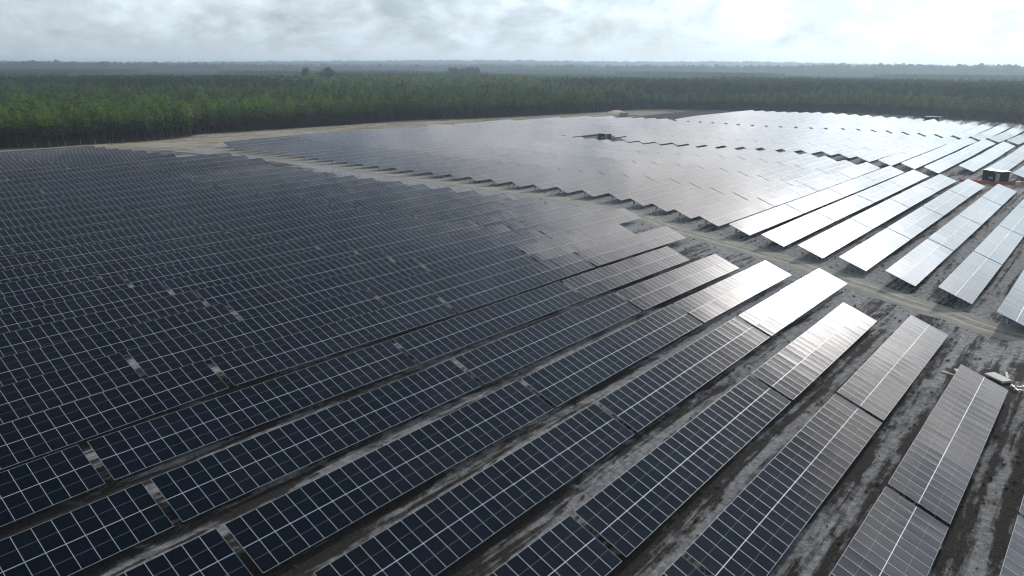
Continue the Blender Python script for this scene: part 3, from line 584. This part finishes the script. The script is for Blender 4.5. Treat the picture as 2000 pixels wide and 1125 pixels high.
for i,((x,y),z) in enumerate(zip(fr,zs)):
    o=empty('pine_tree',(x,y,float(z)),rng.uniform(0,6.28)); s_=rng.uniform(.88,1.12)*(1.0 if x<166 else (.9 if y>290 else .78)); o.scale=(s_*rng.uniform(.9,1.15),s_*rng.uniform(.9,1.15),s_)
    if x<166: lb='slender green pine with bare trunk on the forest front behind the near field'; g_='pines on the forest front behind the near field'
    elif y>290: lb='slender dark pine on the long shaded forest front behind the pale sand strip'; g_='pines on the forest front behind the sand strip'
    else: lb='hazy slender pine on the right forest front behind the farthest solar tables'; g_='pines on the right forest front'
    meta(o,lb,'pine tree',g_)
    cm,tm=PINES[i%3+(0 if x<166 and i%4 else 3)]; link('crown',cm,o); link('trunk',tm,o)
# stuff forests: points + a template tree in one mesh, instanced on the points by geometry nodes
def scatter_group():
    g=bpy.data.node_groups.new('plant_on_points','GeometryNodeTree'); g.interface.new_socket('Geometry',in_out='INPUT',socket_type='NodeSocketGeometry'); g.interface.new_socket('Geometry',in_out='OUTPUT',socket_type='NodeSocketGeometry')
    N=g.nodes;L=g.links; gi=N.new('NodeGroupInput');go=N.new('NodeGroupOutput')
    def attr(n_,t='FLOAT'):
        a=N.new('GeometryNodeInputNamedAttribute'); a.data_type=t; a.inputs['Name'].default_value=n_; return a.outputs[0]
    sp=N.new('GeometryNodeSeparateGeometry'); sp.domain='POINT'; L.new(gi.outputs[0],sp.inputs[0]); 
    cmp=N.new('FunctionNodeCompare'); cmp.data_type='FLOAT'; cmp.operation='LESS_THAN'; L.new(attr('scl'),cmp.inputs[0]); cmp.inputs[1].default_value=.001; L.new(cmp.outputs[0],sp.inputs['Selection'])
    # sp.Selection = template, Inverted = planting points
    mi=N.new('GeometryNodeMeshToPoints'); L.new(sp.outputs['Inverted'],mi.inputs[0])
    ins=N.new('GeometryNodeInstanceOnPoints'); L.new(mi.outputs[0],ins.inputs['Points']); L.new(sp.outputs['Selection'],ins.inputs['Instance'])
    rot=N.new('ShaderNodeCombineXYZ'); L.new(attr('rotz'),rot.inputs[2]); 
    e2=N.new('FunctionNodeEulerToRotation'); L.new(rot.outputs[0],e2.inputs[0]); L.new(e2.outputs[0],ins.inputs['Rotation'])
    cs=N.new('ShaderNodeCombineXYZ'); a1=attr('scl'); a2=attr('scz'); L.new(a1,cs.inputs[0]);L.new(a1,cs.inputs[1]);L.new(a2,cs.inputs[2]); L.new(cs.outputs[0],ins.inputs['Scale'])
    L.new(ins.outputs[0],go.inputs[0]); return g
SG=scatter_group()
def forest(name,label,tmpl,mats,x,y,scl,scz,zoff=0.,cat='forest'):
    z=gz(x,y)+zoff; n0=len(tmpl.v); n1=len(x)
    me=tmpl.mesh(name,mats,rnd=True)
    me.vertices.add(n1); co=np.empty((n0+n1)*3,dtype=np.float32); me.vertices.foreach_get('co',co); co=co.reshape(-1,3); co[n0:]=np.stack([x,y,z],1); me.vertices.foreach_set('co',co.ravel())
    for n_,v_ in (('scl',scl),('scz',scz),('rotz',nr.uniform(0,6.28,n1))):
        a=me.attributes.new(n_,'FLOAT','POINT'); a.data.foreach_set('value',np.concatenate([np.zeros(n0),v_]).astype(np.float32))
    me.update()
    o=link(name,me); md=o.modifiers.new('plant','NODES'); md.node_group=SG
    meta(o,label,cat,kind='stuff'); print(name,n1); return o
def tmpl(kind,seed,n_=1,spread=0.):
    mb=MB()
    for k in range(n_): tree_geo(kind,seed+k,mb,mb,0,1)
    return mb
def cluster(kind,seed,n_,rad,sc_=1.):
    mb=MB(); q=random.Random(seed)
    for k in range(n_):
        a=MB(); tree_geo(kind,seed*7+k,a,a,0,1); s_=sc_*q.uniform(.8,1.15); dx,dy=q.uniform(-rad,rad),q.uniform(-rad,rad); b=len(mb.v)
        mb.v+=[(v[0]*s_+dx,v[1]*s_+dy,v[2]*s_) for v in a.v]; mb.f+=[tuple(b+i for i in f) for f in a.f]; mb.m+=a.m; mb.uv+=a.uv; mb.r+=a.r
    return mb
def jgrid(r0,r1,st,az0=-14,az1=100):
    a=np.arange(-r1,r1,st); X_,Y_=np.meshgrid(a,a); X_=X_.ravel()+nr.uniform(-.36,.36,X_.size)*st; Y_=Y_.ravel()+nr.uniform(-.36,.36,Y_.size)*st
    d=np.hypot(X_,Y_); az=np.degrees(np.arctan2(Y_,X_)); k=(d>=r0)&(d<r1)&(az>az0)&(az<az1); return X_[k],Y_[k]
def pol(x,y): return np.hypot(x,y),np.degrees(np.arctan2(y,x))
def stand(x,y):
    """0 young pines, 1 mature stand, 2 broadleaf, 3 low scrub: patches by azimuth/distance"""
    d,az=pol(x,y); s_=np.zeros(x.shape,int)
    w=30*np.sin(x/90.+np.sin(y/37.))+22*np.sin(y/70.+x/31.)+nr.normal(0,6,x.size); az=az+1.3*np.sin(d/33.)+nr.normal(0,.25,x.size)
    s_[(az>56.5)&(az<69)&(d+w>650)&(d+w<960)]=1
    s_[(az>69)&(d+w>760)&(d+w<930)]=1
    s_[(az<35.5)&(d+w>650+(az<20)*20)&(d+w<930)]=1
    s_[(az>45)&(az<57)&(d+w>690)&(d+w<900)]=2
    s_[(az>35.5)&(az<45)&(d+w>800)&(d+w<960)]=2
    return s_
def build_forest():
    x,y=jgrid(250,980,3.9)
    ed=polyd(x,y,EDGE); k=ed>3.0; x,y=x[k],y[k]; ed=ed[k]
    # a clearing line for the track at the right
    st=stand(x,y)
    k=(st==0)&((nr.uniform(0,1,x.size)<.96))
    xx,yy=x[k],y[k]; n_=xx.size
    var=1+.05*np.sin(xx/33.)*np.sin(yy/41.)+nr.normal(0,.14,n_)+np.where(nr.uniform(0,1,n_)<.03,.3,0); var=var*np.where(pol(xx,yy)[1]<30,.84,.95); idx=nr.randint(0,3,n_)
    dd,aa=pol(xx,yy); lit=((dd+22*np.sin(aa*1.7)+nr.normal(0,12,n_))<475)&(aa+nr.normal(0,2.5,n_)>51)  # mask between painted sun patch and painted cloud shade
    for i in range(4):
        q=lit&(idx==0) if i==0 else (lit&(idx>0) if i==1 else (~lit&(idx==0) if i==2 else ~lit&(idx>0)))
        forest('pine_plantation',('young pines coloured sunlit green behind the left forest front' if i<2 else 'pines coloured as if under cloud shade, filling the plantation up to the hazy woods'),tmpl('pine',20+i),[NEEDLE if i<2 else SHADE_NEEDLE,BARK,LOW_SHADE],xx[q],yy[q],var[q]*1.02,var[q]*nr.uniform(.9,1.08,q.sum())*.92)
    k=(st==1)&(nr.uniform(0,1,x.size)<.42); q=nr.uniform(.8,1.15,k.sum()); forest('mature_pine_stand','tall dark mature pines standing above the young plantation',tmpl('tall',31),[NEEDLE2,BARK],x[k],y[k],q,q*.98)
    k=(st==2)&(nr.uniform(0,1,x.size)<.2); q=nr.uniform(1.0,1.9,k.sum()); forest('broadleaf_grove','round pale green broadleaf trees in the middle distance',tmpl('broad',41),[LEAF,BARK],x[k],y[k],q,q*.95)
    # distance: clusters
    x,y=jgrid(950,2600,11.5); d,az=pol(x,y)
    hv=1+.25*np.sin(x/140.+np.sin(y/200.))*np.sin(y/170.); q=nr.uniform(.85,1.2,x.size)
    hh=np.where(hv>1.08,1.25,.8)
    forest('distant_forest','mixed forest fading into haze beyond the plantation',cluster('tall',5,5,6.,.62),[NEEDLE2,BARK],x,y,q,q*hh)
    x,y=jgrid(2550,7600,34,-4,84); q=nr.uniform(.8,1.25,x.size)*3.0
    forest('horizon_forest','blue hazy woods along the horizon',cluster('tall',9,6,6.5,.62),[NEEDLE2,BARK],x,y,q,q*.42*nr.uniform(.5,1.8,x.size))
    # isolated tall row of trees
    a=np.radians(np.linspace(42.6,44.8,34)); d=1300+nr.uniform(0,60,34); q=nr.uniform(.9,1.15,34); forest('shelter_belt','isolated dark block of tall trees in the middle distance',tmpl('tall',77),[NEEDLE2,BARK],d*np.cos(a),d*np.sin(a),q*1.3,q*1.25)
    a=np.radians(nr.uniform(52.8,55.5,26)); d=930+nr.uniform(0,70,26); q=nr.uniform(.8,1.3,26); forest('tall_tree_clump','clump of tall old trees rising above the middle forest',tmpl('broad',78),[NEEDLE2,BARK],d*np.cos(a),d*np.sin(a),q*1.1,q*1.75)
build_forest()
# weeds and dry grass tufts between the near rows and along the track
def tufts():
    mb=MB(); q=random.Random(5)
    for k in range(26):
        a=q.uniform(0,6.28); r=q.uniform(0,.28); c=Vector((r*math.cos(a),r*math.sin(a),-.02)); t=c+Vector((math.cos(a)*q.uniform(.05,.22),math.sin(a)*q.uniform(.05,.22),q.uniform(.12,.34))); w=Vector((-math.sin(a),math.cos(a),0))*q.uniform(.02,.05)
        mb.quad([c-w,c+w,t],0,[(0,0)]*3,q.random())
    GR=leaf_material('dry_grass',(.05,.05,.024),(.24,.21,.12),.2)
    n_=15000; x=nr.uniform(-15,230,n_); y=nr.uniform(-15,190,n_)
    ph=np.mod((y-Y0)/PITCH,1.); dens=.35+.65*(np.sin(x/7.+np.sin(y/5.)*2)*np.sin(y/6.+x/17.)>.15); road=np.abs(polyd(x,y,ROAD))
    k=(nr.uniform(0,1,n_)<dens)&(road>3.2)&((ph>.5)|(road<26)); x,y=x[k],y[k]; s_=nr.uniform(.3,1.0,x.size)
    forest('grass_tufts','dry grass tufts and weeds scattered between the table rows',mb,[GR],x,y,s_,s_*nr.uniform(.6,1.2,x.size),.02,'grass')
tufts()
# ---------------------------------------------------------------- huts, fence and site clutter
GREEN=plain('dark_green_paint',(.012,.026,.028),.6,.2,0,.15); ROOF=plain('pale_roof',(.62,.64,.66),.4,.4); GREYP=plain('grey_louvre',(.30,.33,.36),.5,.4); DOOR=plain('grey_door',(.36,.42,.47),.45,.4)
ORANGE=plain('orange_netting',(.60,.11,.04),.8,.2,0,.3,2.); CONC=plain('concrete',(.38,.37,.35),.9,.1); YEL=plain('yellow_sign',(.6,.45,.05),.6,.2); WHITE=plain('white_board',(.56,.54,.49),.7,.2,0,.12,3.); ALU=plain('bright_rail',(.55,.56,.57),.5,.4,.2,.1); WOOD=plain('pallet_wood',(.36,.27,.17),.9,.1,0,.25); DRUM=plain('black_drum',(.02,.02,.022),.6,.3)
def one(name,mat,parent,fn,loc=None):
    mb=MB(); fn(mb); return link(name,mb.mesh(name,[mat]),parent,loc)
def hut(x,y,rz,L_,W_,H_,label):
    """transformer hut: local +Y is its long wall towards the camera's left; long wall faces local -X"""
    o=empty('transformer_hut',(x,y,gz1(x,y)),rz); meta(o,label,'hut')
    one('plinth',CONC,o,lambda b:b.box((0,0,.1),(W_+.3,L_+.3,.5)))
    def body(b):
        b.box((0,0,.35+H_/2),(W_,L_,H_))
        for k in range(int(L_/.5)): b.box((-W_/2-.015,-L_/2+.25+k*.5,.35+H_/2),(.03,.05,H_-.06))
        for k in range(int(W_/.5)): b.box((-W_/2+.25+k*.5,-L_/2-.015,.35+H_/2),(.05,.03,H_-.06))
    one('wall',GREEN,o,body)
    def roof(b):
        b.box((0,0,.35+H_+.06),(W_+.3,L_+.3,.12)); b.box((0,0,.35+H_+.16),(.5,L_+.2,.08))
    one('roof',ROOF,o,roof)
    d=one('door',DOOR,o,lambda b:(b.box((-W_/2-.05,-L_/2+.85,.35+1.25),(.05,1.2,2.4)),b.box((-W_/2-.075,-L_/2+.85,1.6),(.02,.03,2.4))))
    one('handle',STEEL,d,lambda b:b.box((-W_/2-.1,-L_/2+1.2,1.5),(.05,.05,.25)))
    def lv(b):
        b.box((-W_/2-.04,.1,1.25),(.04,1.3,.75))
        for k in range(7): b.box((-W_/2-.07,.1,.95+k*.1),(.04,1.25,.03))
    one('vent',GREYP,o,lv)
    one('sign',YEL,o,lambda b:b.box((-W_/2-.06,-.9,.35+H_-.3),(.03,.3,.25)))
    return o
hut(249.2,28.6,R(-30),5.6,3.3,2.9,'dark green transformer hut with pale roof at the right end of the panel rows')
hut(291,188.6,R(0),5.2,2.8,2.5,'dark green transformer hut standing among the grey panel rows near picture centre')
hut(520.5,98,R(10),9.0,3.2,3.0,'long dark transformer hut beyond the last panel rows before the right forest')
def netting(pts,label):
    o=empty('safety_fence',(pts[0][0],pts[0][1],gz1(*pts[0]))); meta(o,label,'safety fence')
    P=[Vector((a-pts[0][0],b-pts[0][1],gz1(a,b)-o.location.z)) for a,b in pts]
    for p in P: one('post',STEEL,o,lambda b:b.box((0,0,.5),(.06,.06,1.3)),p)
    mb=MB()
    for a,b in zip(P[:-1],P[1:]):
        n_=6
        for k in range(n_):
            f0,f1=k/n_,(k+1)/n_; s0=.12*math.sin(math.pi*f0); s1=.12*math.sin(math.pi*f1)
            A=a.lerp(b,f0);B=a.lerp(b,f1); mb.quad([A+Vector((0,0,.12)),B+Vector((0,0,.12)),B+Vector((0,0,0.8-s1)),A+Vector((0,0,0.8-s0))])
    link('net',mb.mesh('net',[ORANGE]),o)
netting([(243.2,36.5),(243,32.5),(244.3,28),(247,23.4),(248,19.6)],'orange safety netting around the dark hut at the right edge')
netting([(290,193),(287.5,191),(287.5,188),(288.5,185),(292,183.6),(296,184.6),(299,186)],'orange safety netting around the hut among the grey rows')
def heap(name,x,y,rx,ry,hh,mat,label,cat):
    mb=MB(); n_=14; q=random.Random(int(x)); ring=[]
    for j,(f,z) in enumerate(((1,-.05),(.8,.35),(.5,.75),(.2,.97))):
        ring.append([Vector((rx*f*math.cos(6.283*i/n_)*q.uniform(.85,1.15),ry*f*math.sin(6.283*i/n_)*q.uniform(.85,1.15),hh*z*q.uniform(.85,1.1))) for i in range(n_)])
    for a,b in zip(ring[:-1],ring[1:]):
        for i in range(n_): mb.quad([a[i],a[(i+1)%n_],b[(i+1)%n_],b[i]])
    mb.quad(ring[-1]); meta(link(name,mb.mesh(name,[mat],smooth=True),None,(x,y,gz1(x,y))),label,cat)
ORS=plain('orange_sand',(.50,.17,.07),.95,.1,0,.3,1.5); PALE=plain('pale_sand',(.62,.56,.45),.95,.1,0,.2,1.)
heap('sand_heap',244.2,33.4,2.4,2.8,.8,ORS,'low heap of orange sand left of the right-hand hut','sand heap')
heap('sand_heap',247,21.8,2.2,2.4,.8,ORS,'small heap of orange sand right of the right-hand hut','sand heap')
heap('sand_heap',283,293,12,3,1.1,PALE,'long pale sand bank at the far edge of the grey rows','sand heap')
heap('sand_heap',470,296,9,4,1.4,PALE,'pale sand heap by the forest above the dark soil patch','sand heap')
# white drum and rubble beside the right hut
def drum(x,y,label,mat,r_=.55,h_=1.1):
    mb=MB(); mb.tube((0,0,0),(0,0,h_),r_,r_,14); mb.tube((0,0,0),(0,0,.1),r_*1.12,r_*1.12,14); mb.tube((0,0,h_-.1),(0,0,h_+.02),r_*1.12,r_*1.12,14); meta(link('cable_drum',mb.mesh('cable_drum',[mat]),None,(x,y,gz1(x,y))),label,'cable drum')
drum(243.5,22.4,'white upright drum at the end of the orange netting by the right hut',WHITE)
drum(153.2,140.9,'small black cable drum beside the track under the first grey row ends',DRUM,.5,1.)
# stack of boards and loose rails at the end of the second near row
def boards(x,y,rz,label):
    o=empty('board_stack',(x,y,gz1(x,y)),rz); meta(o,label,'boards')
    for k in range(3): one('bearer',WOOD,o,lambda b:b.box((-.9+k*.9,0,.06),(.1,1.3,.12)))
    for k in range(4): one('board',WHITE,o,lambda b:b.box((0.02*k,.015*k,.145+k*.05),(2.2,1.3,.045)))
boards(86.3,6.1,R(55),'stack of cream boards at the far end of the second near row')
boards(85.2,9.0,R(30),'small stack of pale boards half hidden behind the second near row end')
def rails(x,y,rz,label):
    o=empty('loose_rail_frame',(x,y,gz1(x,y)),rz); meta(o,label,'metal frame')
    for dy in (0,.9): one('rail',ALU,o,lambda b:b.box((0,dy,.2),(3.4,.07,.07)))
    for k in range(4): one('crossbar',ALU,o,lambda b:b.box((-1.5+k*1.0,.35,.28),(.07,1.5,.07)))
    for k in range(3): one('upright',ALU,o,lambda b:b.box((-1.2+k*1.2,.9,.4),(.07,.07,.5)))
rails(84.6,3.0,R(-62),'white metal rail frame lying beside the far end of the second near row')
def plank(x,y,rz,L_,label):
    mb=MB(); mb.box((0,0,.09),(L_,.22,.06)); mb.box((.1,.13,.05),(L_*.8,.05,.05)); meta(link('plank',mb.mesh('plank',[WHITE]),None,(x,y,gz1(x,y))),label,'plank').rotation_euler=(0,0,rz)
plank(88.2,5.6,R(10),1.8,'short cream plank lying beyond the stack of cream boards')
plank(84.9,10.4,R(80),1.5,'thin pale plank nearest the track behind the second near row')
# wire fence along the cleared strip
def fence(P,step,label):
    pts=along(P,step); o=empty('wire_fence',(pts[0][0],pts[0][1],gz1(pts[0][0],pts[0][1]))); meta(o,label,'fence')
    pm=MB(); pm.box((0,0,.95),(.09,.09,2.1)); pm.box((0,0,1.98),(.12,.12,.04)); pmesh=pm.mesh('post',[WOOD]); V=[]
    for x,y,_,_ in pts:
        p=Vector((x,y,gz1(x,y)))-o.location; V.append(p); link('post',pmesh,o,p)
    for h_ in (.5,1.1,1.8):
        mb=MB()
        for a,b in zip(V[:-1],V[1:]): mb.bar(a+Vector((0,0,h_)),b+Vector((0,0,h_)),.015)
        link('wire',mb.mesh('wire',[STEEL]),o)
fence([(88,303.5),(118,300.5),(150,302),(165,310),(229,316),(300,318)],5.0,'thin wire fence on wooden posts along the pale strip at the left forest')
# site container and white van far off
def container(x,y,rz,label):
    o=empty('site_container',(x,y,gz1(x,y)),rz); meta(o,label,'container')
    def body(b):
        b.box((0,0,1.4),(2.4,5.,2.5))
        for k in range(16): b.box((-1.22,-2.4+k*.32,1.4),(.05,.14,2.3)); b.box((1.22,-2.4+k*.32,1.4),(.05,.14,2.3))
    one('body',plain('beige_container',(.34,.31,.27),.6,.3),o,body); one('door',GREYP,o,lambda b:b.box((0,-2.53,1.4),(2.1,.06,2.2))); one('roof',ROOF,o,lambda b:b.box((0,0,2.7),(2.46,5.06,.1)))
container(436,268,R(70),'small beige site container on the sand behind the grey rows')
def van(x,y,rz,label):
    o=empty('parked_van',(x,y,gz1(x,y)),rz); meta(o,label,'van'); WP=plain('white_van_paint',(.78,.79,.8),.35,.5)
    def body(b):
        prof=[(-2.6,.45),(2.4,.45),(2.5,1.0),(1.9,1.25),(1.3,2.1),(-2.5,2.2),(-2.6,1.9)]
        for s_ in (-1,1):
            pts=[(a,s_*.95,c) for a,c in prof]; b.quad(pts if s_<0 else pts[::-1])
        for i in range(len(prof)):
            a=prof[i];c=prof[(i+1)%len(prof)]; b.quad([(a[0],-.95,a[1]),(a[0],.95,a[1]),(c[0],.95,c[1]),(c[0],-.95,c[1])])
    one('body',WP,o,body); one('windscreen',DRUM,o,lambda b:b.quad([(1.93,-.8,1.3),(1.93,.8,1.3),(1.38,.8,2.05),(1.38,-.8,2.05)]))
    for sx_ in (-1.6,1.6):
        for sy in (-1,1): one('wheel',DRUM,o,lambda b:b.tube((sx_,sy*.8,.35),(sx_,sy*1.0,.35),.35,.35,14))
van(527,113,R(100),'white van parked on the strip between the farthest tables and the right forest')
# ---------------------------------------------------------------- haze
def haze():
    mb=MB(); z0,z1=-25.,62.; a=9800
    mb.box((0,0,(z0+z1)/2),(2*a,2*a,z1-z0)); me=mb.mesh('haze',[]); mt=bpy.data.materials.new('haze_air'); mt.use_nodes=True; nt=mt.node_tree; nt.nodes.clear()
    v=nt.nodes.new('ShaderNodeVolumePrincipled'); v.inputs['Color'].default_value=(.70,.86,1,1); v.inputs['Density'].default_value=HAZE_D; v.inputs['Anisotropy'].default_value=HAZE_G
    o=nt.nodes.new('ShaderNodeOutputMaterial'); nt.links.new(v.outputs[0],o.inputs['Volume']); me.materials.append(mt)
    meta(link('haze',me),'thin pale haze over the distant forest','haze',kind='stuff')
HAZE_D,HAZE_G=.00018,.45
if HAZE_D>0: haze()
sc.cycles.volume_step_rate=4; sc.cycles.max_bounces=6; sc.cycles.volume_bounces=0; sc.cycles.diffuse_bounces=3; sc.cycles.glossy_bounces=3; sc.cycles.transparent_max_bounces=4

sc.cycles.filter_width=1.15
